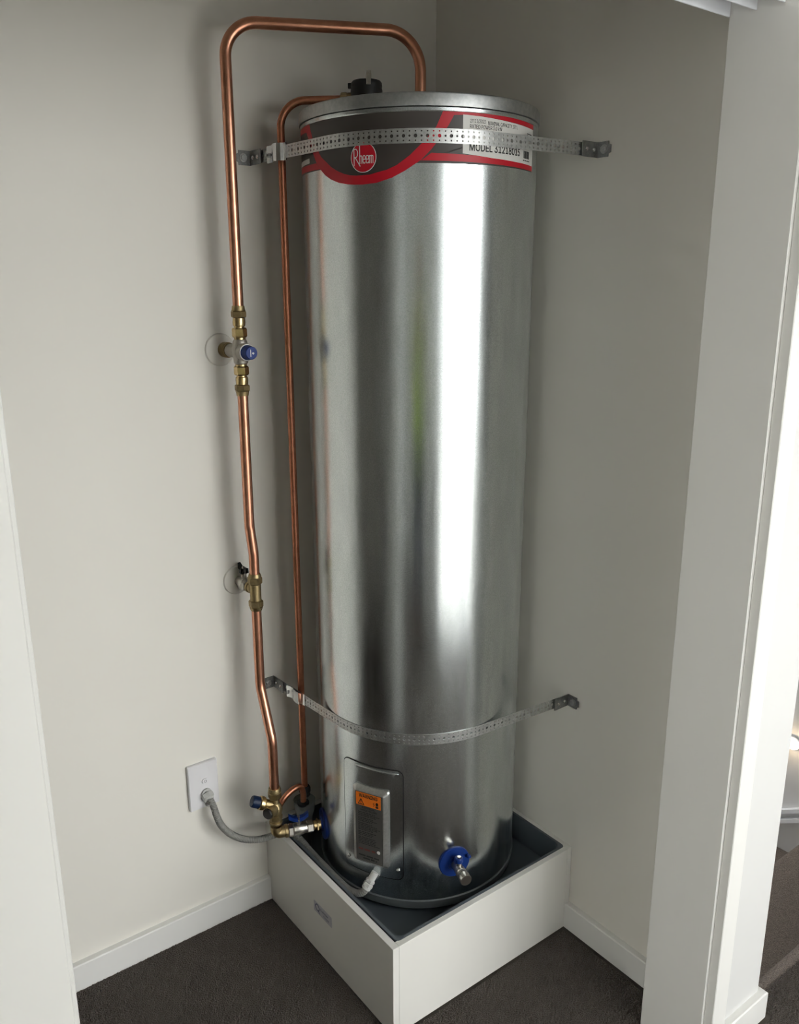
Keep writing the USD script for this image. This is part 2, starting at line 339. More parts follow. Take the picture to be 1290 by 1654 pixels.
for x in np.arange(-1.25, .0, CELL):
    for y in np.arange(-1.0, .0, CELL):
        if (x > -BOX-.004 and y > -BOX-.004) or y > -.018 or x > -.018: continue
        if x > -.11 and y < YF+.004: continue
        P.append((x, y))
P += [(x, y) for x in np.arange(-.1, .85, CELL) for y in np.arange(-1.25, -.955, CELL) if (y < -1.017 or x > .14) and y < -.967 and not (y > -1.014 and x < .14)]
P = np.array(P); n = len(P)
pi.CreatePrototypesRel().SetTargets([Sdf.Path('/World/carpet_pile/tuft'+('' if k == 0 else f'_{k:03d}')) for k in range(4)])
pi.CreateProtoIndicesAttr(Vt.IntArray.FromNumpy(rng.integers(0, 4, n).astype(np.int32)))
pi.CreatePositionsAttr(Vt.Vec3fArray.FromNumpy(np.c_[P, np.zeros(n)].astype(np.float32)))
q4 = rng.integers(0, 4, n)*math.pi/4
pi.CreateOrientationsAttr(Vt.QuathArray([Gf.Quath(float(math.cos(a)), 0, 0, float(math.sin(a))) for a in q4]))

# sliding-door head track: three hanging aluminium fins
tr = thing('sliding_door_track', 'white aluminium three-channel door track under the opening head', 'track', ((OL+OR_)/2, -.9, 2.02))
part('track_base', bx(OL+.001, OR_-.0015, -.9485, -.8515, 2.0145, 2.0195, .0006), 'alu_white', tr)
for y in (-.8537, -.8996, -.9455): part('fin', bx(OL+.001, OR_-.0015, y-.0014, y+.0014, 1.974, 2.015, .0005), 'alu_white', tr)

# ================================================================ BOX AND TRAY
BT = .2265; B = BOX
bo = thing('tank_plinth', 'white laminated box plinth under the tank', 'plinth', (-B/2, -B/2, 0))
part('side_panel', bx(-B, -B+.016, -B, -.001, 0, BT, .0006), 'white_laminate', bo)
part('side_panel', bx(-.0165, -.001, -B, -.001, 0, BT, .0006), 'white_laminate', bo)
part('front_panel', bx(-B+.0162, -.0167, -B, -B+.016, 0, BT-.0003, .0006), 'white_laminate', bo)
part('back_panel', bx(-B+.0162, -.0167, -.017, -.001, 0, BT-.0003, .0006), 'white_laminate', bo)
part('deck', bx(-B+.0162, -.0167, -B+.0162, -.0172, .138, .154), 'white_laminate', bo)
st = part('sticker', place(extr(Polygon(rrect(.079, .029, .002)), .0003), (-B, -.273, .1275), (0, -1, 0), (0, 0, 1)), 'sticker_lilac', bo, label='small lilac sticker with a Q mark')
O = np.array([-B-.0003, -.234, .113])
def onbox(m, s, z): return place(m, O+np.array([0, -s, z]), (0, -1, 0), (0, 0, 1))
ring = Point(0, 0).buffer(.0095, 24).difference(Point(0, 0).buffer(.0072, 24)); tail = Polygon([(.0035, -.006), (.0055, -.0055), (.0105, -.0135), (.008, -.0135)])
part('lettering', [onbox(extr(unary_union([ring, tail]), .0002), .0155, .016), onbox(text('Cylinder', .0062, .034, depth=.0002), .029, .0155), onbox(text('Guys', .0062, .022, depth=.0002), .043, .006)], 'sticker_ink', st)
# moulded tray: outline rings from the rim lip down to the floor
def trayring(inset, r, z): return [(x, y, z) for x, y in rrect(.5195-2*inset, .5195-2*inset, r, 6, -.2725, -.2795)]
rings = [trayring(0, .010, BT-.014), trayring(0, .010, BT-.0002), trayring(.001, .010, BT+.0006), trayring(.0068, .020, BT+.0006), trayring(.0085, .020, BT-.002), trayring(.0125, .020, .162), trayring(.018, .018, .1575)]
V = np.array(sum(rings, [])); k = len(rings[0]); F = []
for i in range(len(rings)-1):
    for j in range(k):
        a, b, c, d = i*k+j, i*k+(j+1) % k, (i+1)*k+(j+1) % k, (i+1)*k+j; F += [[a, b, c], [a, c, d]]
c0 = len(V); V = np.vstack([V, [[-.2725, -.2795, .1575]]])
for j in range(k): F.append([c0, (len(rings)-1)*k+j, (len(rings)-1)*k+(j+1) % k])
ty = thing('safety_tray', 'dark grey plastic drip tray set into the white box', 'tray', (-.2725, -.2795, .1545))
part('pan', trimesh.Trimesh(V, np.array(F), process=False), 'tray_plastic', ty, 40)

# ================================================================ WATER HEATER
wh = thing('water_heater', 'tall galvanised steel hot water cylinder standing in the corner', 'water heater', (*TC, .158))
def tl(prof, n=160): return lathe(prof, n, (*TC, 0))
part('body', tl([(.236, .198), (TR, .199), (TR, 1.866), (TR+.0012, 1.868), (TR+.0012, 1.8735), (TR-.002, 1.875), (TR-.004, 1.876)]), 'galvanised', wh, 30)
part('base_ring', tl([(.225, .1745), (TR-.001, .175), (TR+.0006, .178), (TR+.0006, .192), (TR+.003, .1935), (TR+.003, .1965), (TR+.0008, .1985), (.23, .1985)]), 'base_plastic', wh, 30, label='dark grey plastic base ring')
for a in (.5, 1.55, 2.6, 3.65, 4.7, 5.75): part('foot', cyl((TC[0]+.15*math.cos(a), TC[1]+.15*math.sin(a), .1577), (0, 0, 1), .05, .017), 'base_plastic', wh)
part('top_cap', tl([(.238, 1.8750), (TR+.0028, 1.8755), (TR+.0036, 1.877), (TR+.0036, 1.8955), (TR+.002, 1.8985), (TR-.003, 1.899), (TR-.006, 1.8965), (TR-.009, 1.894), (0, 1.894)]), 'galvanised_cap', wh, 30)
# printed band
outer = [(-186.1, 1.8147), (-182.8, 1.7933), (-179.7, 1.7816), (-175.8, 1.769), (-171.6, 1.7597), (-166.8, 1.7528), (-161.8, 1.7487), (-158, 1.747), (-154, 1.7463), (-147, 1.7482), (-140.1, 1.7559), (-134.3, 1.7675), (-127.4, 1.7855), (-123.2, 1.8026), (-119.3, 1.822), (-115.8, 1.843), (-112, 1.8705)]
inner = [(-189.5, 1.868), (-186.3, 1.841), (-184, 1.829), (-181, 1.8146), (-178.6, 1.8028), (-174.6, 1.7915), (-171.4, 1.7819), (-167.7, 1.774), (-164, 1.7679), (-160.5, 1.7642), (-157, 1.7625), (-150.3, 1.7627), (-142.3, 1.7699), (-138, 1.777), (-132.1, 1.794), (-126.2, 1.817), (-121, 1.841), (-117.8, 1.8702)]
T0, B0 = 1.8685, 1.7800
band = sbox(-230, B0, -61.6, T0).union(Polygon(outer+[(-112, 1.85), (-186, 1.85)]).buffer(0)).intersection(sbox(-230, 1.7, -61.6, T0))
lb = part('label_band', wrap(band, 0, .0003), 'label_grey', wh, label='dark grey and red printed label around the top')
sw = Polygon([(-195.3, 1.8685), (-192.5, 1.8503)]+outer+inner[::-1]).buffer(0).intersection(sbox(-230, 1.7, -61, T0))
right = Polygon([(-112.5, 1.8685), (-61.6, 1.8655), (-61.6, 1.8568), (-110, 1.8620), (-113.5, 1.861)]).union(Polygon([(-127, 1.7855), (-123, 1.7973), (-61.6, 1.7905), (-61.6, 1.7815), (-128, 1.7845)]))
left = Polygon([(-230, 1.8685), (-194, 1.8685), (-193.2, 1.8545), (-230, 1.8590)]).union(Polygon([(-230, 1.7965), (-183, 1.7935), (-179.8, 1.7815), (-230, 1.7850)]))
part('stripe', wrap(unary_union([sw, right.intersection(band), left.intersection(band)]).buffer(0), .0003, .0005), 'label_red', lb)
part('label_tab', wrap(sbox(-226, 1.7967, -190.3, 1.8057), .0003, .0005), 'label_white', lb)
kx = math.radians(1)*TR
def tank_text(s, h, w_deg, u, z, d=.0007, bold=False):
    m = text(s, h, w_deg*kx, bold, .0002); m.apply_translation([0, 0, d]); m.apply_scale([1/kx, 1, 1]); m.apply_translation([u, z, 0]); return bend(m, maxe=.006)
def ell(r): return Polygon([(-153.3+r/kx*math.cos(a), 1.7932+r*math.sin(a)) for a in np.linspace(0, 2*math.pi, 49)[:-1]])
part('logo_ring', wrap(ell(.0265).difference(ell(.0252)), .0004, .0009), 'label_white', lb)
part('logo_disc', wrap(ell(.0252), .0003, .0007), 'label_red', lb, label='round red badge with white lettering')
# badge lettering: tall narrow capital with a long second stem
def strokes(segs, w_): return unary_union([Polygon([(a+ww[0], b) for a, b in ((0, 0),)]) if False else __import__('shapely').geometry.LineString(s).buffer(w_/2, cap_style=2, join_style=1) for s, ww in ((q, (0,)) for q in segs)])
X = lambda x: x*kx
Rk = [[(0, 0), (0, .0295)], [(0, .0288)]+[(.0030+.0052*math.sin(a), .0215+.0073*math.cos(a)) for a in np.linspace(0, math.pi, 10)]+[(0, .0142)], [(.0028, .0142), (.0135, -.0012)]]
hk = [[(.0125, .003), (.0125, .0375)], [(.0125, .0145), (.0140, .0168), (.0165, .0165), (.0172, .0145), (.0172, .003)]]
def ek(x): return [[(x, .0105), (x+.0048, .0105), (x+.0048, .0145), (x+.0036, .0168), (x+.0012, .0168), (x, .0145), (x, .0065), (x+.0012, .0038), (x+.0036, .0038), (x+.0049, .006)]]
mk = [[(.0325, .003), (.0325, .0168)], [(.0325, .0145), (.0340, .0167), (.0358, .0162), (.0364, .0145), (.0364, .003)], [(.0364, .0145), (.0378, .0167), (.0396, .0162), (.0402, .0145), (.0402, .003)]]
LS = __import__('shapely').geometry.LineString
lg = unary_union([LS(s).buffer(w_, cap_style=2) for s, w_ in [(q, .00085) for q in Rk]+[(q, .00072) for q in hk+ek(.0196)+ek(.0262)+mk]])
lg = affinity.translate(affinity.scale(lg, 1/kx*.98, 1.0, origin=(0, 0)), -157.9, 1.7792).intersection(ell(.0249))
part('lettering', wrap(lg, .0007, .0010), 'label_white', lb)
rs = part('rating_sticker', wrap(Polygon([(-109.2, 1.8628), (-98, 1.8612), (-85, 1.8588), (-72, 1.8575), (-61.9, 1.8568), (-61.9, 1.7910), (-80, 1.7915), (-95, 1.793), (-109.2, 1.7975)]), .0003, .0006), 'label_white', wh, label='white rating sticker with black print')
part('lettering', [tank_text('27/11/2023', .0062, 7.6, -105.9, 1.8502), tank_text('NOMINAL CAPACITY 177 L', .0062, 18.6, -97.0, 1.8487), tank_text('RATED POWER 3.0 kW', .0064, 17.0, -106.0, 1.8408),
    tank_text('MODEL 31218015', .0125, 30.2, -106.1, 1.8030, bold=True)], 'label_ink', rs)
def wordbars(x0, x1, y, h, seed):
    r = random.Random(seed); out, x = [], x0
    while x < x1:
        w_ = r.uniform(1.6, 4.5)*h; out.append((x, min(x+w_, x1), y, y+h*r.uniform(.75, 1))); x += w_+h*.7
    return out
part('small_print', [wrap(sbox(a/kx, y0, b/kx, y1), .0006, .0008) for q in (wordbars(-69.2*kx, -64*kx, 1.8452, .0020, 1), wordbars(-69.6*kx, -64*kx, 1.8418, .0020, 2), wordbars(-72.7*kx, -66*kx, 1.7965, .0022, 3)) for a, b, y0, y1 in q], 'label_ink', rs, kind='stuff')
u, bars = -72.4, []
rb = random.Random(5)
while u < -66.6:
    w_ = rb.choice((.12, .2, .3)); bars.append(sbox(u, 1.8012, u+w_, 1.8145)); u += w_+rb.choice((.12, .2))
part('barcode', wrap(unary_union(bars), .0006, .0008), 'label_ink', rs)

# access panel with flat raised cover and warning sticker
pc, pw, ph = -153.6, 35.6, .2795
pan = Polygon([(pc+x/kx, .3915+y) for x, y in rrect(pw*kx, ph, .014, 6)])
def grow(d): return Polygon([(pc+x/kx, .3915+y) for x, y in rrect(pw*kx+2*d, ph+2*d, .014+d, 6)])
ap = part('access_panel', wrap(grow(0), .0004, .0016), 'galvanised', wh, label='rounded steel access panel low on the tank')
part('gasket', wrap(grow(.0020), 0, .0009), 'black_rubber', ap)
part('ridge', tube(np.array([[TC[0]+(TR+.0026)*math.cos(math.radians(a)), TC[1]+(TR+.0026)*math.sin(math.radians(a)), .5245] for a in np.linspace(-163.6, -138, 30)]), [.0008]+[.0030]*28+[.0008], 14), 'galvanised', ap)
rad = lambda d: np.array([math.cos(math.radians(d)), math.sin(math.radians(d)), 0])
for uu, zz in ((-169.0, .275), (-138.4, .2772)):
    o = np.array([*TC, zz])+rad(uu)*(TR+.0026)
    part('screw', lathe([(.0045, -.0005), (.0045, .001), (.0032, .0022), (.0014, .003), (0, .0031)], 16, o, rad(uu)), 'bright_zinc', ap)
cn = rad(-153.4); ct = np.array([-cn[1], cn[0], 0]); co = np.array([*TC, .3795])+cn*TR
def flat(m, x=0, y=0, d=0): return place(m, co+ct*x+np.array([0, 0, y])+cn*d, ct, (0, 0, 1))
cw, chh = .0895, .1985
def coverring(inset, r, d): return [co+ct*x+np.array([0, 0, y])+cn*d for x, y in rrect(cw-2*inset, chh-2*inset, r, 5)]
rings = [coverring(0, .007, -.004), coverring(0, .007, .0045), coverring(.0008, .007, .0055), coverring(.0085, .0035, .0125), coverring(.0095, .003, .0128)]
V = np.array(sum(rings, [])); k = len(rings[0]); F = []
for i in range(len(rings)-1):
    for j in range(k):
        a, b, c, d = i*k+j, i*k+(j+1) % k, (i+1)*k+(j+1) % k, (i+1)*k+j; F += [[a, b, c], [a, c, d]]
c0 = len(V); V = np.vstack([V, [co+cn*.0128]])
for j in range(k): F.append([c0, (len(rings)-1)*k+j, (len(rings)-1)*k+(j+1) % k])
part('cover', trimesh.Trimesh(V, np.array(F), process=False), 'cover_steel', ap, 20, label='raised bevelled steel cover')
D0 = .0128
part('warning_sticker', flat(extr(Polygon(rrect(.0685, .1785, .002)), .0003), 0, 0, D0), 'warning_grey', ap, label='dark grey warning sticker with orange heading')
oz0, oz1, ox0, ox1 = .0555, .0880, -.0325, .0300
part('heading', flat(extr(sbox(ox0, oz0, ox1, oz1), .0003), 0, 0, D0+.0002), 'warning_orange', ap, label='orange warning heading')
tri = Polygon([(-.0285, .0575), (-.0115, .0575), (-.0200, .0735)]); tri = tri.difference(tri.buffer(-.0016))
mark = unary_union([sbox(-.0207, .0630, -.0193, .0690), Point(-.0200, .0605).buffer(.0009)])
hand = unary_union([Polygon(rrect(.0062, .0120, .003, 4, .0205, .0660)), Polygon(rrect(.0072, .0036, .0015, 4, .0205, .0595))]).difference(LS([(.0172, .0645), (.0205, .0625), (.024, .0645)]).buffer(.0006))
bolt = LS([(.0135, .0700), (.0112, .0665), (.0142, .0655), (.0118, .0605)]).buffer(.0006)
bk = [flat(text('WARNING', .0088, .0470, True, .0002), -.0250, .0765, D0+.0005)]+[flat(extr(g, .0002), 0, 0, D0+.0005) for g in (tri, mark, hand, bolt)]
bk += [flat(text('ELECTRICAL', .0044, .0330, True, .0002), -.0180, .0485, D0+.0003), flat(text('SHOCK HAZARD', .0044, .0430, True, .0002), -.0225, .0420, D0+.0003)]
part('lettering', bk, 'label_ink', ap)
y, fine, rr_ = .0365, [], random.Random(11)
for para in (3, 3, 5, 3, 5):
    for l in range(para):
        for a, b, y0, y1 in wordbars(-.0280, rr_.uniform(.006, .028), y, .0021, rr_.random()): fine.append(flat(extr(sbox(a, y0, b, y1), .0002), 0, 0, D0+.0003))
        y -= .0041
    y -= .0018
for a, b, yy, hh in ((-.028, .0265, -.0765, .0042), (-.0165, .0195, -.0835, .0042)):
    for a2, b2, y0, y1 in wordbars(a, b, yy, hh, yy): fine.append(flat(extr(sbox(a2, y0, b2, y1), .0002), 0, 0, D0+.0003))
part('small_print', fine, 'label_ink', ap, kind='stuff')
part('red_line', [flat(extr(sbox(a, y0, b, y1), .0002), 0, 0, D0+.0003) for a, b, y0, y1 in wordbars(-.0280, .0185, -.0605, .0052, 4)], 'warning_red', ap)
part('badge', [flat(extr(Point(.0235, -.0565).buffer(.0043), .0002), 0, 0, D0+.0003)], 'label_white', ap)
# plastic collars round the two ports
INA, DRA = 160.5, -107.8
for nm, az, z in (('collar', INA, .284), ('collar', DRA, .2925)):
    n_ = rad(az); o = np.array([*TC, z])+n_*(TR-.0035)
    part(nm, lathe([(.037, 0), (.0375, .0015), (.0375, .006), (.036, .0078), (.018, .0085), (.016, .0125), (0, .0125)], 40, o, n_), 'blue_plastic', wh, label='round blue plastic port collar')

# ================================================================ STRAPS
def tangent_pts():
    rs_ = TR+.0011; out = []
    for A, s in (((-.5065, -.001), -1), ((-.001, -.5115), 1)):
        A = np.array(A); d = TC-A; D = np.hypot(*d); a = math.atan2(d[1], d[0])+s*math.asin(rs_/D); L = math.sqrt(D*D-rs_*rs_)
        out.append((A, A+L*np.array([math.cos(a), math.sin(a)])))
    return out, rs_
(tA, tB), RS = tangent_pts()
a0 = math.atan2(*(tA[1]-TC)[::-1]) % (2*math.pi); a1 = math.atan2(*(tB[1]-TC)[::-1]) % (2*math.pi)
L1, L2, L3 = np.linalg.norm(tA[1]-tA[0]), RS*(a1-a0), np.linalg.norm(tB[1]-tB[0]); LT = L1+L2+L3
def along(s):
    """(point, outward normal) of the strap line at arc length s."""
    s = np.asarray(s, float)
    d1 = (tA[1]-tA[0])/L1; d3 = (tB[0]-tB[1])/L3; ang = a0+np.clip((s-L1)/RS, 0, a1-a0)
    arc = TC+RS*np.stack([np.cos(ang), np.sin(ang)], -1); nr = np.stack([np.cos(ang), np.sin(ang)], -1)
    p = np.where((s < L1)[..., None], tA[0]+s[..., None]*d1, np.where((s > L1+L2)[..., None], tB[1]+(s-L1-L2)[..., None]*d3, arc))
    return p, nr
PITCH_ = .0108; ncell = int(LT/PITCH_); PITCH_ = LT/ncell; SH = .0125
def cell(rbig):
    q = sbox(0, -SH, PITCH_, SH)
    for cy, r in ((0, rbig), (.0079, .0015), (-.0079, .0015)): q = q.difference(Polygon([(PITCH_/2+r*math.cos(a), cy+r*math.sin(a)) for a in np.linspace(0, 2*math.pi, 13)[:-1]]))
    v, f = trimesh.creation.triangulate_polygon(q, engine='earcut'); v, f = np.array(v), np.array(f)
    e = np.sort(f[:, [0, 1, 1, 2, 2, 0]].reshape(-1, 2), 1); de = f[:, [0, 1, 1, 2, 2, 0]].reshape(-1, 2)
    uq, cnt = np.unique(e, axis=0, return_counts=True); once = {tuple(x) for x in uq[cnt == 1]}
    bd = [tuple(x) for x in de if tuple(sorted(x)) in once and not (abs(v[x[0], 0]-v[x[1], 0]) < 1e-9 and (abs(v[x[0], 0]) < 1e-9 or abs(v[x[0], 0]-PITCH_) < 1e-9))]
    nv = len(v); V = np.vstack([np.c_[v, np.full(nv, .0005)], np.c_[v, np.full(nv, -.0005)]])
    F = np.vstack([f, f[:, ::-1]+nv]+[np.array([[a, a+nv, b], [b, a+nv, b+nv]]) for a, b in bd])
    ar = np.cross(v[f[:, 1]]-v[f[:, 0]], v[f[:, 2]]-v[f[:, 0]]).sum()
    return V, (F if ar > 0 else F[:, ::-1])
cells = [cell(.0032), cell(.0020)]
def band_mesh(zc):
    V, F, o = [], [], 0
    for i in range(ncell):
        v, f = cells[i % 2]; p, nr = along(v[:, 0]+i*PITCH_)
        V.append(np.c_[p+nr*v[:, 2:3], v[:, 1]+zc]); F.append(f+o); o += len(v)
    m = trimesh.Trimesh(np.vstack(V), np.vstack(F), process=False); m.fix_normals() if False else None; return m
def ribbon(prof, z0, z1, th):
    ls = LS(prof).buffer(th/2, cap_style=2, join_style=1); m = extr(ls, z1-z0); m.apply_translation([0, 0, z0]); return m
def bracket(side, zc):
    """wall plate with clipped corners and the leg that carries the strap."""
    c = .0055; pl = Polygon([(0, -.0145), (.028, -.0145), (.028, -.009), (.034, -.007), (.034, .007), (.028, .009), (.028, .0145), (0, .0145)])
    m = extr(pl, .0026)
    if side == 'L':
        plate = place(m, (-.5085, 0, zc), (-1, 0, 0), (0, 0, 1)) ; plate = place(extr(affinity.scale(pl, -1, 1, origin=(0, 0)), .0026), (-.5085, -.0003, zc), (1, 0, 0), (0, 0, 1))
        leg = bx(-.5105, -.5085, -.048, -.0003, zc-.0145, zc+.0145, .0004); bolt = (-.5265, -.0028, zc), (0, -1, 0); rv = [((-.5105, -.016, zc), (-1, 0, 0)), ((-.5105, -.036, zc), (-1, 0, 0))]
    else:
        plate = place(extr(affinity.scale(pl, 1, 1, origin=(0, 0)), .0026), (-.0003, -.5135, zc), (0, -1, 0), (0, 0, 1))
        leg = bx(-.048, -.0003, -.5155, -.5135, zc-.0145, zc+.0145, .0004); bolt = (-.0028, -.5315, zc), (-1, 0, 0); rv = [((-.015, -.5155, zc), (0, -1, 0)), ((-.036, -.5155, zc), (0, -1, 0))]
    return plate, leg, bolt, rv
def strap(zc, label, lower):
    t = thing('restraint_strap', label, 'strap', (-.45, -.45, zc-.0125))
    part('band', band_mesh(zc), 'zinc', t, False)
    for s in 'LR':
        plate, leg, (bo_, bd_), rv = bracket(s, zc)
        b = part('bracket', [plate, leg], 'dark_bracket', t, 30)
        part('bolt', [cyl(bo_, bd_, .0088, .0014), hexn(np.array(bo_)+np.array(bd_)*.0014, bd_, .012, .0045)], 'zinc', b, 30)
        for o, d in rv: part('rivet', lathe([(.0042, 0), (.0042, .0008), (.003, .0024), (0, .003)], 14, o, d), 'bright_zinc', b)
    # clamp that tightens the band where it passes the thin pipe
    s0 = .066
    P0, nr = along(np.array([s0])); P0, nr = P0[0], -nr[0]
    d1 = (tA[1]-tA[0])/L1; nrm = np.array([d1[1], -d1[0]])
    if nrm[0] > 0: nrm = -nrm
    hb = .0165 if not lower else .0145
    prof = [(0, .0015), (.010, .0018), (.0145, .004), (.0185, .0095), (.0235, .0125), (.0285, .0115), (.0325, .0065), (.0345, .0016), (.040, .0015)]
    if lower: prof = [(0, .0075), (.006, .0035), (.011, .002), (.016, .0065), (.022, .0085), (.0285, .0082), (.033, .0045), (.035, .0016), (.039, .0015)]
    prof = [(a*1.8, b) for a, b in prof]
    m = ribbon(prof, -hb, hb, .0016); M = np.eye(4); M[:2, 0], M[:2, 1], M[:3, 3] = d1, nrm, [*P0, zc]
    m.apply_transform(M)
    if np.linalg.det(M[:3, :3]) < 0: m.invert()
    cl = part('clamp', m, 'bright_zinc', t, 45, label='shiny bent clamp on the band')
    o = np.array([*(P0+d1*(.011 if not lower else .004)+nrm*.0028), zc-.002])
    nd = np.array([*nrm, 0])
    part('bolt', [hexn(o, nd, .0085, .0045), cyl(o+nd*.004, nd, .0027, .005)], 'zinc', cl, 30)
    return t
strap(1.826, 'upper perforated steel strap across the label of the tank', False)
strap(.6115, 'lower perforated steel strap above the access panel', True)

# ================================================================ COPPER PIPES AND VALVES ON THE LEFT WALL
PX, PY, PR = -.5945, -.080, .0112
LX = -.5893; PYL = -.1298; ZE = .283
hot = thing('hot_outlet_pipe', 'thick copper pipe looping from the tank top down to the blue valve', 'pipe', (PX, PY, 1.515))
ztop = 2.057
part('tube', tube(fillet([(TC[0]+.004, TC[1], 1.905), (TC[0]+.004, TC[1], ztop), (PX, PY, ztop), (PX, PY, 1.512)], [.072, .062], 14), PR, 24), 'copper', hot)
part('union_nut', [hexn((TC[0]+.004, TC[1], 1.894), (0, 0, 1), .036, .022), cyl((TC[0]+.004, TC[1], 1.915), (0, 0, 1), .0155, .010)], 'brass_dull', hot, 30)
mid = thing('cold_feed_pipe', 'copper pipe between the blue-capped valve and the brass tee', 'pipe', (PX, PY, .925))
part('tube', tube(fillet([(PX, PY, 1.352), (PX, PY, 1.045), (-.5895, -.0835, .985), (-.5895, -.0835, .922)], .05, 8), PR, 24), 'copper', mid)
low = thing('lower_feed_pipe', 'copper pipe with a double bend below the brass tee', 'pipe', (-.5895, -.0835, .40))
part('tube', tube(fillet([(-.5895, -.0835, .862), (-.5895, -.0835, .655), (LX, PYL, .535), (LX, PYL, .395)], .08, 12), PR, 24), 'copper', low)

# tempering valve
V0 = np.array([PX, PY, 1.4310]); vz = 1.431
tv = thing('tempering_valve', 'cast tempering valve with a blue round cap on the copper pipe', 'valve', V0)
def seg(r, z0, z1, c=.0008, n=28): return cyl((PX, PY, z0), (0, 0, 1), r, z1-z0, n, c)
part('body', [lathe([(.0125, 1.4049), (.0150, 1.408), (.0158, 1.418), (.0178, 1.426), (.0178, 1.438), (.0158, 1.446), (.0150, 1.453), (.0125, 1.4565)], 28, (PX, PY, 0)), cyl((PX, PY+.012, vz), (0, 1, 0), .0145, .036, 28), lathe([(.0145, 0), (.0180, .007), (.0185, .020), (.0172, .0225)], 28, (PX, PY-.006, vz), (0, -1, 0))], 'nickel_cast', tv)
part('seal_ring', lathe([(.0172, 0), (.0172, .002), (.0158, .0026)], 32, (PX, PY-.0285, vz), (0, -1, 0)), 'white_plastic', tv, label='pale ring under the blue cap')
kn = part('cap', lathe([(.0156, 0), (.0156, .004), (.0142, .006), (.0134, .019), (.0122, .0205), (0, .0205)], 32, (PX, PY-.0305, vz), (0, -1, 0)), 'blue_plastic', tv, label='round blue plastic cap')
part('lettering', [place(extr(LS([(-.006, -.001), (.006, -.001)]).buffer(.0006), .0003), (PX, PY-.0510, vz), (0, 0, 1), (-1, 0, 0)) if False else place(extr(unary_union([sbox(-.0014+.0022*k, -.007+.0012*0, -.0014+.0022*k+.0, -.006) for k in range(1)]+[sbox(-.0032, -.0072, -.0019, .0072)]).buffer(.0001), .0003), (PX, PY-.0510, vz), (1, 0, 0), (0, 0, 1)),
    place(extr(Point(.0032, -.0005).buffer(.0022).difference(Point(.0038, -.0001).buffer(.0009)), .0003), (PX, PY-.0510, vz), (1, 0, 0), (0, 0, 1))], 'label_white', kn)
part('inlet_nut', [cyl((PX, -.026, vz), (0, 1, 0), .0165, .0225, 28), cyl((PX, -.030, vz), (0, 1, 0), .0150, .006, 28)], 'brass_dull', tv, label='dull brass spigot into the wall')
def unions(t, sgn, za, zb):
    """from the valve outwards: neck, union nut, sleeve, compression nut, collar."""
    z = lambda f: za+(zb-za)*f; d = (0, 0, sgn); o = lambda f: (PX, PY, z(f)); L = abs(zb-za)
    part('neck', cyl(o(0), d, .0120, L*.09), 'brass', t)
    part('union_nut', hexn(o(.07), d, .0272, L*.29, (1, .6, 0)), 'brass', t, 30)
    part('sleeve', [cyl(o(.35), d, .0105, L*.08), lathe([(.0112, 0), (.0128, .0015), (.0134, L*.12), (.0128, L*.24), (.0112, L*.25)], 28, o(.40), d)], 'brass', t)
    part('compression_nut', hexn(o(.655), d, .0285, L*.20, (1, .3, 0)), 'brass_dull', t, 30)
    part('collar', lathe([(.0148, 0), (.0138, L*.04), (.0128, L*.145), (.0118, L*.15)], 28, o(.85), d), 'brass_dull', t)
unions(tv, 1, 1.4555, 1.5255); unions(tv, -1, 1.4060, 1.3380)
def escutcheon(x, z, label, pipe_r, pipe_y, m_):
    t = thing('wall_flange', label, 'flange', (x, 0, z))
    part('disc', lathe([(.0355, 0), (.0355, .0012), (.0335, .0035), (.026, .0052), (pipe_r+.001, .0056)], 48, (x, -.0002, z), (0, -1, 0)), 'wall_flange', t)
    return t
mat('wall_flange', (.66, .63, .57), .4)
escutcheon(PX-.009, vz, 'white round wall flange behind the blue-capped valve', .015, -.03, None)

# isolation valve and compression tee lower down
TX, TY, TZ = -.5895, -.0835, .8960
iv = thing('isolation_valve', 'nickel ball valve with a black butterfly handle at the wall', 'valve', (TX, -.005, TZ))
part('body', [cyl((TX, -.004, TZ), (0, -1, 0), .0125, .020, 28), lathe([(.0135, 0), (.0160, .004), (.0165, .014), (.0145, .020)], 28, (TX, -.018, TZ), (0, -1, 0)), cyl((TX, -.028, TZ+.010), (0, 0, 1), .0065, .016)], 'nickel', iv)
part('hex_end', hexn((TX, -.0375, TZ), (0, -1, 0), .0275, .0170), 'nickel', iv, 30)
hx, hy, hz = TX, -.028, TZ+.026
part('handle', [bx(hx-.009, hx+.009, hy-.007, hy+.007, hz-.002, hz+.011, .002), trimesh.convex.convex_hull(np.array([[hx-.004, hy+.005, hz], [hx+.004, hy+.005, hz], [hx-.004, hy+.005, hz+.010], [hx+.004, hy+.005, hz+.010], [hx-.004, hy+.021, hz+.007], [hx+.003, hy+.021, hz+.007], [hx-.004, hy+.020, hz+.020], [hx+.003, hy+.020, hz+.020]])),
    trimesh.convex.convex_hull(np.array([[hx-.004, hy-.005, hz], [hx+.004, hy-.005, hz], [hx-.004, hy-.005, hz+.010], [hx+.004, hy-.005, hz+.010], [hx-.004, hy-.021, hz+.005], [hx+.003, hy-.021, hz+.005], [hx-.004, hy-.020, hz+.016], [hx+.003, hy-.020, hz+.016]]))], 'black_plastic', iv, 30, label='black butterfly handle')
part('screw', [hexn((hx, hy, hz+.0105), (0, 0, 1), .0075, .004), cyl((hx, hy, hz+.014), (0, 0, 1), .002, .002)], 'nickel', iv, 30)
te = thing('compression_tee', 'brass compression tee joining the copper pipes to the wall valve', 'pipe fitting', (TX, TY, TZ))
part('body', [cyl((TX, TY, .866), (0, 0, 1), .0128, .060), cyl((TX, TY+.006, TZ), (0, 1, 0), .0120, .022), cyl((TX, TY+.020, TZ), (0, 1, 0), .0142, .008)], 'brass_dull', te)
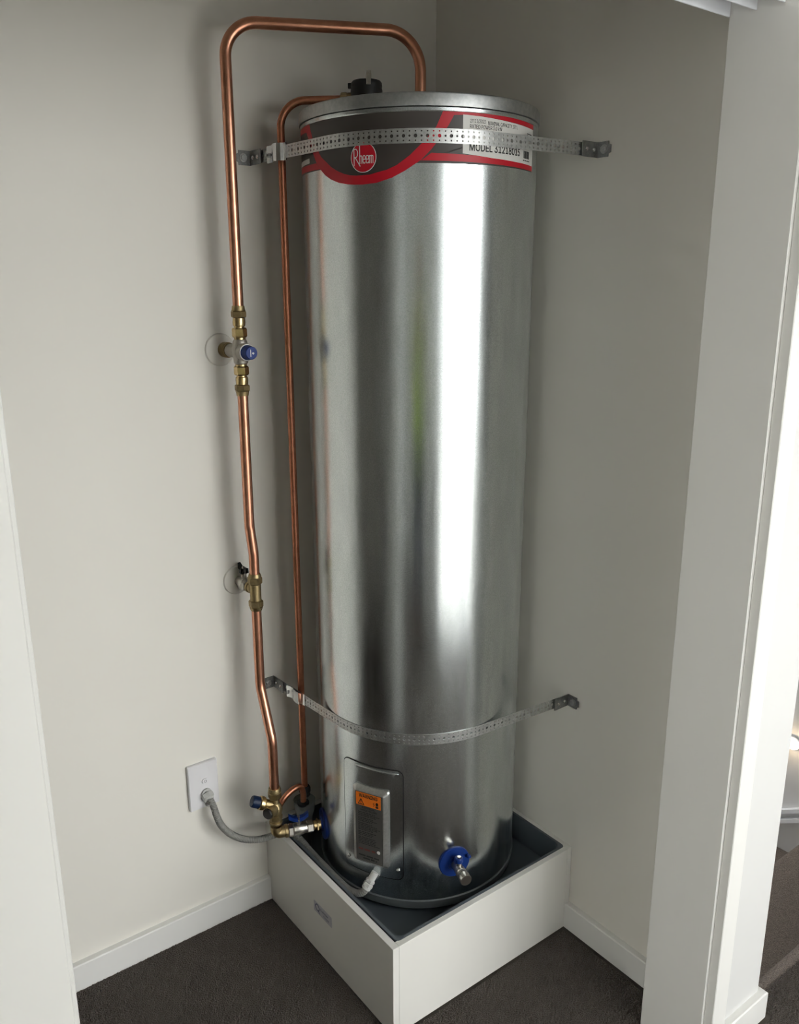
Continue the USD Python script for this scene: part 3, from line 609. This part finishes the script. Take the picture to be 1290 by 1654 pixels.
for z0, d in ((.9105, 1), (.8715, -1)):
    part('compression_nut', [hexn((TX, TY, z0), (0, 0, d), .0292, .0175, (1, .45, 0)), lathe([(.0150, 0), (.0145, .003), (.0128, .0075), (.0120, .008)], 28, (TX, TY, z0+d*.0170), (0, 0, d))], 'brass_dull', te, 30)
escutcheon(TX-.004, TZ+.002, 'white round wall flange behind the black-handled valve', .0125, 0, None)

# relief valve, elbow and ball valve at the cold inlet
EL = np.array([LX, PYL, ZE]); nin = rad(INA)
rv = thing('expansion_valve', 'brass pressure relief valve with dark blue cap beside the tank base', 'valve', EL+np.array([0, 0, .02]))
def lz(r, z0, z1, n=28, c=.001): return cyl((LX, PYL, z0), (0, 0, 1), r, z1-z0, n, c)
part('body', [lz(.0128, .310, .325), lathe([(.0120, .330), (.0150, .338), (.0172, .348), (.0160, .357), (.0120, .364), (.0105, .368), (.0105, .380)], 28, (LX, PYL, 0)), hexn((LX, PYL, .3215), (0, 0, 1), .0285, .0150, (1, .5, 0)),
    cyl((LX, PYL, .353), (-.90, -.43, .03), .0145, .028), cyl((LX, PYL, .358), (-.88, .26, .42), .0115, .030)], 'brass_dull', rv)
part('compression_nut', [hexn((LX, PYL, .3795), (0, 0, 1), .0282, .0185, (1, .35, 0)), lathe([(.0150, 0), (.0148, .006), (.0135, .010), (.0118, .0105)], 28, (LX, PYL, .3975))], 'brass_dull', rv, 30)
cd = np.array([-.88, .26, .42]); cd /= np.linalg.norm(cd); c0_ = np.array([LX, PYL, .358])
part('cartridge', [lathe([(.0118, 0), (.0158, .003), (.0165, .006), (.0165, .013), (.0150, .015)], 28, c0_+cd*.027, cd)], 'brass', rv)
part('relief_cap', [lathe([(.0135, 0), (.0140, .001), (.0140, .017), (.0125, .020), (0, .0205)], 24, c0_+cd*.041, cd)]+[orient(bx(.0132, .0148, -.0012, .0012, .002, .017), c0_+cd*.041, cd, rad(a)) for a in ()], 'navy_plastic', rv, label='dark blue ribbed cap')
bd_ = np.array([-.90, -.43, .03]); bd_ /= np.linalg.norm(bd_); b0 = np.array([LX, PYL, .353])
part('blank_cap', [lathe([(.0125, 0), (.0130, .001), (.0130, .0045), (.0118, .006), (0, .0062)], 32, b0+bd_*.0282, bd_)], 'black_plastic', rv, label='round black blank cap')
part('cap_rim', [lathe([(.0150, 0), (.0150, .003), (.0136, .0035)], 32, b0+bd_*.0255, bd_)], 'brass', rv)
eb = thing('brass_elbow', 'dull brass elbow turning from the relief valve into the tank inlet', 'pipe fitting', EL)
arc = fillet([EL+np.array([0, 0, .020]), EL, EL-nin*.024], .020, 12)
part('bend', tube(arc, .0138, 28), 'brass_dull', eb)
part('rim', [lz(.0160, .310, .3165), cyl(EL-nin*.0205, -nin, .0160, .0075)], 'brass_dull', eb)
bv = thing('inlet_ball_valve', 'nickel ball valve with a blue butterfly handle at the tank inlet', 'valve', EL-nin*.06)
A = lambda l: EL-nin*l
part('body', [lathe([(.0120, 0), (.0145, .001), (.0150, .004), (.0145, .007), (.0152, .010), (.0152, .024), (.0135, .028), (.0135, .034)], 32, A(.0405), -nin), cyl(A(.055)+np.array([0, 0, .012]), (0, 0, 1), .0065, .014)], 'nickel', bv)
part('hex_end', [hexn(A(.0285), -nin, .0290, .0125, (0, .3, 1))], 'nickel', bv, 30)
part('hex_end', [hexn(A(.0735), -nin, .0278, .0175, (0, .3, 1))], 'nickel', bv, 30)
part('nipple', [cyl(A(.0905), -nin, .0118, .021), hexn(A(.0985), -nin, .0285, .004, (0, .3, 1))], 'brass', bv, 30)
hc = A(.055)+np.array([0, 0, .026])
def wing(s):
    sd = np.array([-nin[1], nin[0], 0]); P_ = []
    for l, zz, hh, ww in ((.002, 0, .010, .007), (.012, .002, .010, .0055), (.024, .009, .012, .0045)):
        for dz in (0, hh):
            for dw in (-ww, ww): P_.append(hc-nin*s*l+np.array([0, 0, zz+dz-.004])+sd*dw)
    return [trimesh.convex.convex_hull(np.array(P_[:8])), trimesh.convex.convex_hull(np.array(P_[4:]))]
part('handle', wing(1)+wing(-1), 'blue_plastic', bv, 30, label='blue butterfly handle')
part('screw', [hexn(hc+np.array([0, 0, .0055]), (0, 0, 1), .007, .003)], 'nickel', bv, 30)
# drain valve
nd = rad(DRA); o = np.array([*TC, .2925]); D_ = lambda l: o+nd*(TR+l)
dv = thing('drain_valve', 'nickel drain valve with a blue handle on the tank front', 'valve', D_(.03))
part('body', [cyl(D_(.009), nd, .0112, .022), lathe([(.0108, 0), (.0122, .002), (.0122, .012), (.0095, .015)], 28, D_(.030), nd), cyl(D_(.030)+np.array([0, 0, .008]), (0, 0, 1), .006, .012)], 'nickel', dv)
part('hex_end', [hexn(D_(.0445), nd, .0215, .0055)], 'nickel', dv, 30)
part('end_cap', [lathe([(.0098, 0), (.0108, .001), (.0108, .003), (.0130, .005), (.0134, .0065), (.0134, .0185), (.0124, .020), (0, .0202)], 32, D_(.0495), nd)], 'nickel', dv)
hd = D_(.028)+np.array([0, 0, .019]); sd = np.array([-nd[1], nd[0], 0])
part('handle', [lathe([(.0088, 0), (.0095, .001), (.0095, .009), (.008, .011)], 24, hd, (0, 0, 1)), orient(bx(-.010, .004, -.0062, .0062, 0, .014, .0015), hd-nd*.004, -nd, (0, 0, 1)), orient(bx(-.004, .004, -.004, .004, 0, .008, .0015), hd-nd*.0165+sd*.028-np.array([0, 0, .006]), sd, (0, 0, 1))], 'blue_plastic', dv, 30, label='blue handle')
part('screw', [hexn(hd+np.array([0, 0, .0105]), (0, 0, 1), .0085, .003), cyl(hd+np.array([0, 0, .013]), (0, 0, 1), .0022, .001)], 'nickel', dv, 30)

# thin drain pipe behind the strap, relief drain and tundish
D2 = np.array([-.4835, -.090]); P2R = .0079
TPV = np.array([-.343, -.197])
dp = thing('relief_drain_pipe', 'thin copper drain pipe running from the tank top down to the clear tundish', 'pipe', (*D2, .33))
part('tube', tube(fillet([(TPV[0]-.036, TPV[1]+.030, 1.930), (*D2, 1.927), (*D2, .335)], .052, 12), P2R, 20), 'copper_dull', dp)
sp = thing('valve_drain_pipe', 'short arched copper pipe from the relief valve into the tundish', 'pipe', (-.52, -.10, .33))
S2 = np.array([-.500, -.108])
part('tube', tube(spline([(LX+.012, PYL+.004, .346), (-.555, -.112, .3545), (-.528, -.108, .3655), (-.509, -.108, .366), (*S2, .352), (*S2, .315)], 40), .0074, 18), 'copper_dull', sp)
td = thing('tundish', 'clear plastic tundish with black rubber inlets behind the blue-handled valve', 'tundish', (-.490, -.098, .24))
part('grommet', [lathe([(.0115, 0), (.0135, .004), (.0120, .008), (.0145, .013), (.0145, .022), (.0125, .026), (.0115, .028)], 24, (*D2, .322))], 'black_rubber', td, label='black rubber inlet')
part('grommet', [lathe([(.0100, 0), (.0115, .003), (.0115, .008), (.0130, .012), (.0155, .016), (.0155, .020), (.0100, .022)], 24, (*S2, .300))], 'black_rubber', td, label='black rubber inlet')
part('cup', [lathe([(.0160, .236), (.0170, .240), (.0190, .270), (.0245, .290), (.0270, .312), (.0275, .318), (.0262, .318), (.0255, .312), (.0230, .291), (.0175, .270), (.0155, .238)], 36, (-.4905, -.098, 0))], 'clear_plastic', td, label='clear plastic cup')
part('outlet', [cyl((-.4905, -.098, .160), (0, 0, 1), .0135, .080)], 'black_plastic', td)

# temperature and pressure valve on the tank top
tp = thing('relief_valve', 'black-capped relief valve with a metal lever on the tank top', 'valve', (*TPV, 1.894))
part('body', [cyl((*TPV, 1.894), (0, 0, 1), .017, .045), cyl((TPV[0]-.012, TPV[1]+.010, 1.930), (-.036, .030, 0), .0125, .024), hexn((TPV[0]-.030, TPV[1]+.025, 1.930), (-.036, .030, 0), .023, .014), hexn((*TPV, 1.8945), (0, 0, 1), .042, .012)], 'brass_dull', tp, 30)
part('cap', [lathe([(.0300, 1.930), (.0325, 1.932), (.0322, 1.946), (.0310, 1.950), (.0318, 1.953), (.0312, 1.959), (.0285, 1.9625), (0, 1.9645)], 40, (*TPV, 0)), orient(bx(-.005, .005, -.004, .004, 0, .010, .001), (TPV[0]-.022, TPV[1]+.0165, 1.9545), (-.8, .6, 0))], 'black_plastic', tp)
ld = np.array([-.60, -.80, 0])
tt = np.array([*TPV, 0])+np.array([.004, -.003, 0]); sd_ = np.array([.8, -.6, 0])
part('lever', [tube(fillet([tt+np.array([0, 0, 1.962])-ld*.004, tt+np.array([0, 0, 1.977])-ld*.002, tt+np.array([0, 0, 1.979])+ld*.014, tt+np.array([0, 0, 1.969])+ld*.036, tt+np.array([0, 0, 1.950])+ld*.0375], .006, 5)+sd_*o_, .0018, 8) for o_ in (-.0028, -.0008, .0012, .003)]
    + [cyl(tt+np.array([0, 0, 1.970])-ld*.003-sd_*.006, sd_, .007, .009, 20)], 'nickel', tp)

# ================================================================ POWER POINT AND CONDUIT
ox, oz = -.7155, .4010
op = thing('isolator_plate', 'white wall plate with a round switch above a conduit entry', 'switch plate', (ox, 0, oz-.06))
part('plate', [trimesh.convex.convex_hull(np.vstack([np.c_[rrect(.0760, .1205, .003)+[ox, oz], np.full(28, 0)][:, [0, 2, 1]]*[1, 1, 1]-[0, .0002, 0], np.c_[rrect(.0760, .1205, .003)+[ox, oz], np.full(28, 0)][:, [0, 2, 1]]-[0, .0075, 0], np.c_[rrect(.0725, .1170, .003)+[ox, oz], np.full(28, 0)][:, [0, 2, 1]]-[0, .0100, 0]]))], 'white_plastic', op, 25)
sw_ = part('rocker', [place(extr(Polygon(rrect(.0150, .0130, .0055)), .0028), (ox+.0035, -.0100, oz+.0120), (1, 0, 0), (0, 0, 1))], 'white_plastic', op)
part('mark', [place(extr(Point(0, 0).buffer(.0035).difference(Point(0, 0).buffer(.0025)), .0003), (ox+.0035, -.0128, oz+.0120), (1, 0, 0), (0, 0, 1))], 'grey_conduit', sw_)
g0 = np.array([ox+.0045, -.010, oz-.0225]); gd = np.array([.05, -.78, -.60]); gd /= np.linalg.norm(gd)
part('gland', [hexn(g0+gd*.002, gd, .0265, .013), cyl(g0-np.array([0, -.001, 0]), (0, -1, 0), .0135, .006), cyl(g0+gd*.013, gd, .0122, .006)], 'pale_gland', op, 30)
cp = [g0+gd*.016, g0+gd*.030+np.array([.004, 0, -.006]), (-.7000, -.046, .318), (-.6780, -.051, .277), (-.6420, -.060, .2475), (-.6000, -.075, .2390), (-.5600, -.080, .2380), (-.5330, -.095, .2380), (-.5205, -.113, .2300), (-.5150, -.142, .2175), (-.5140, -.190, .2115), (-.5140, -.245, .2095), (-.5140, -.292, .2090), (-.5125, -.327, .2100), (-.5060, -.3535, .2140), (-.4985, -.3645, .2205), (-.4885, -.3675, .2330)]
path = spline(cp, 420); nn = len(path); sarc = np.r_[0, np.cumsum(np.linalg.norm(np.diff(path, axis=0), axis=1))]
co_ = thing('flexible_conduit', 'grey corrugated flexible conduit from the wall plate to the tank panel', 'conduit', (-.6, -.08, .2))
part('hose', tube(path, .0080+.0010*np.sin(sarc*2*math.pi/.0042), 16), 'grey_conduit', co_, True)
ge = path[-1]; gt = path[-1]-path[-9]; gt /= np.linalg.norm(gt)
part('gland', [cyl(ge-gt*.006, gt, .0108, .007), hexn(ge, gt, .0215, .009), hexn(ge+gt*.0105, gt, .0205, .007), cyl(ge+gt*.008, gt, .0086, .029)], 'pale_gland', co_, 30, label='pale plastic gland at the tank panel')

# ================================================================ PERSON with the phone, seen only as a reflection in the tank
fwd = np.array([math.cos(y_), math.sin(y_), 0]); rgt = np.array([math.sin(y_), -math.cos(y_), 0]); pb = CAM*[1, 1, 0]-fwd*.40
def W(r, f, z): return pb+rgt*r+fwd*f+np.array([0, 0, z])
def chain(bones, edge=.02, it=8):
    parts = []
    for (a, ra), (b, rb_) in bones:
        s = lambda c, r: manifold3d.Manifold.sphere(r, 24).translate([float(x) for x in c])
        parts.append(manifold3d.Manifold.batch_hull([s(a, ra), s(b, rb_)]))
    mm = manifold3d.Manifold.batch_boolean(parts, manifold3d.OpType.Add).refine_to_length(edge).to_mesh()
    m = trimesh.Trimesh(mm.vert_properties[:, :3], mm.tri_verts); trimesh.smoothing.filter_taubin(m, iterations=it); return m
pe = thing('person', 'person in a lime shirt and navy trousers holding up a phone', 'person', pb)
J = {}
for s in (-1, 1):
    J[s] = dict(hip=W(.09*s, 0, .90), knee=W(.10*s, .02, .49), ank=W(.11*s, -.02, .09), toe=W(.125*s, .14, .035), sh=W(.175*s, -.005, 1.40), el=W(.20*s, .13, 1.20), wr=W(.075*s, .30, 1.43))
body = []
for s in (-1, 1):
    j = J[s]
    body += [((j['hip'], .085), (j['knee'], .058)), ((j['knee'], .056), (j['ank'], .042)), ((j['ank'], .045), (j['toe'], .034)), ((W(.05*s, 0, 1.0), .10), (j['hip'], .09)), ((W(.07*s, 0, 1.30), .115), (W(.06*s, 0, 1.0), .105)),
             ((W(.06*s, 0, 1.36), .085), (j['sh'], .058)), ((j['sh'], .055), (j['el'], .041)), ((j['el'], .041), (j['wr'], .029))]
body += [((W(0, .0, 1.42), .06), (W(0, .02, 1.52), .055)), ((W(0, .03, 1.60), .082), (W(0, .045, 1.66), .088)), ((W(0, .075, 1.555), .045), (W(0, .06, 1.60), .07)), ((W(0, .125, 1.615), .012), (W(0, .110, 1.645), .010))]
for s in (-1, 1):
    body += [((W(.086*s, .03, 1.61), .014), (W(.086*s, .025, 1.635), .016)), ((J[s]['wr'], .027), (W(.062*s, .355, 1.49), .026))]
    for q, (zz, ln) in enumerate(((1.515, .050), (1.497, .055), (1.480, .052), (1.464, .042))):
        k0, k1, k2 = W(.066*s, .365, zz-.008), W(.060*s, .392, zz), W((.060-ln*.75)*s, .380, zz+.004)
        body += [((k0, .0105), (k1, .0095)), ((k1, .0092), (k2, .0080))]
    body += [((W(.058*s, .345, 1.50), .012), (W(.030*s, .352, 1.535), .0095))]
part('body', chain(body, .012, 6), 'skin', pe, True)
top = [((W(.07*s, 0, 1.30), .128), (W(.06*s, 0, .93), .122)) for s in (-1, 1)]+[((W(.06*s, 0, 1.365), .094), (J[s]['sh'], .071)) for s in (-1, 1)]+[((J[s]['sh'], .068), ((J[s]['sh']*.35+J[s]['el']*.65), .056)) for s in (-1, 1)]
part('shirt', chain(top, .02, 8), 'vest_lime', pe, True, label='lime high-visibility shirt')
leg = [((J[s]['hip'], .105), (J[s]['knee'], .075)) for s in (-1, 1)]+[((J[s]['knee'], .074), (J[s]['ank']+[0, 0, .02], .062)) for s in (-1, 1)]+[((W(.05*s, 0, .96), .112), (J[s]['hip'], .105)) for s in (-1, 1)]
part('trousers', chain(leg, .02, 8), 'trouser_navy', pe, True, label='navy work trousers')
part('boot', chain([((J[s]['ank']-[0, 0, .0], .056), (J[s]['ank']-[0, 0, .045]+fwd*.03, .046)) for s in (-1, )]+[((J[s]['ank']-[0, 0, .045], .046), (J[s]['toe']+[0, 0, .008], .043)) for s in (-1, )], .015, 6), 'boot_tan', pe, True)
part('boot', chain([((J[1]['ank'], .056), (J[1]['ank']-[0, 0, .045]+fwd*.03, .046)), ((J[1]['ank']-[0, 0, .045], .046), (J[1]['toe']+[0, 0, .008], .043))], .015, 6), 'boot_tan', pe, True)
part('hair', chain([((W(0, .012, 1.665), .093), (W(0, .035, 1.69), .086)), ((W(0, -.005, 1.62), .080), (W(0, .0, 1.66), .090))], .012, 4), 'hair', pe, True)
for s in (-1, 1): part('eye', trimesh.creation.icosphere(2, .009).apply_translation(W(.032*s, .126, 1.645)), 'label_ink', pe, True)
part('mouth', chain([((W(-.02, .112, 1.578), .005), (W(.02, .112, 1.578), .005))], .004, 2), 'warning_red', pe, True)
ph_ = thing('phone', 'black phone held up by the person', 'phone', W(0, .372, 1.49))
R_ = np.eye(4); R_[:3, 0], R_[:3, 1], R_[:3, 2], R_[:3, 3] = rgt, np.cross(-fwd, rgt)*-1 if False else np.array([0, 0, 1.0]), fwd*-1, W(0, .372, 1.535)
part('case', orient(bx(-.0365, .0365, -.0745, .0745, -.004, .004, .003), W(0, .372, 1.535), fwd, (0, 0, 1)).copy(), 'black_plastic', ph_)
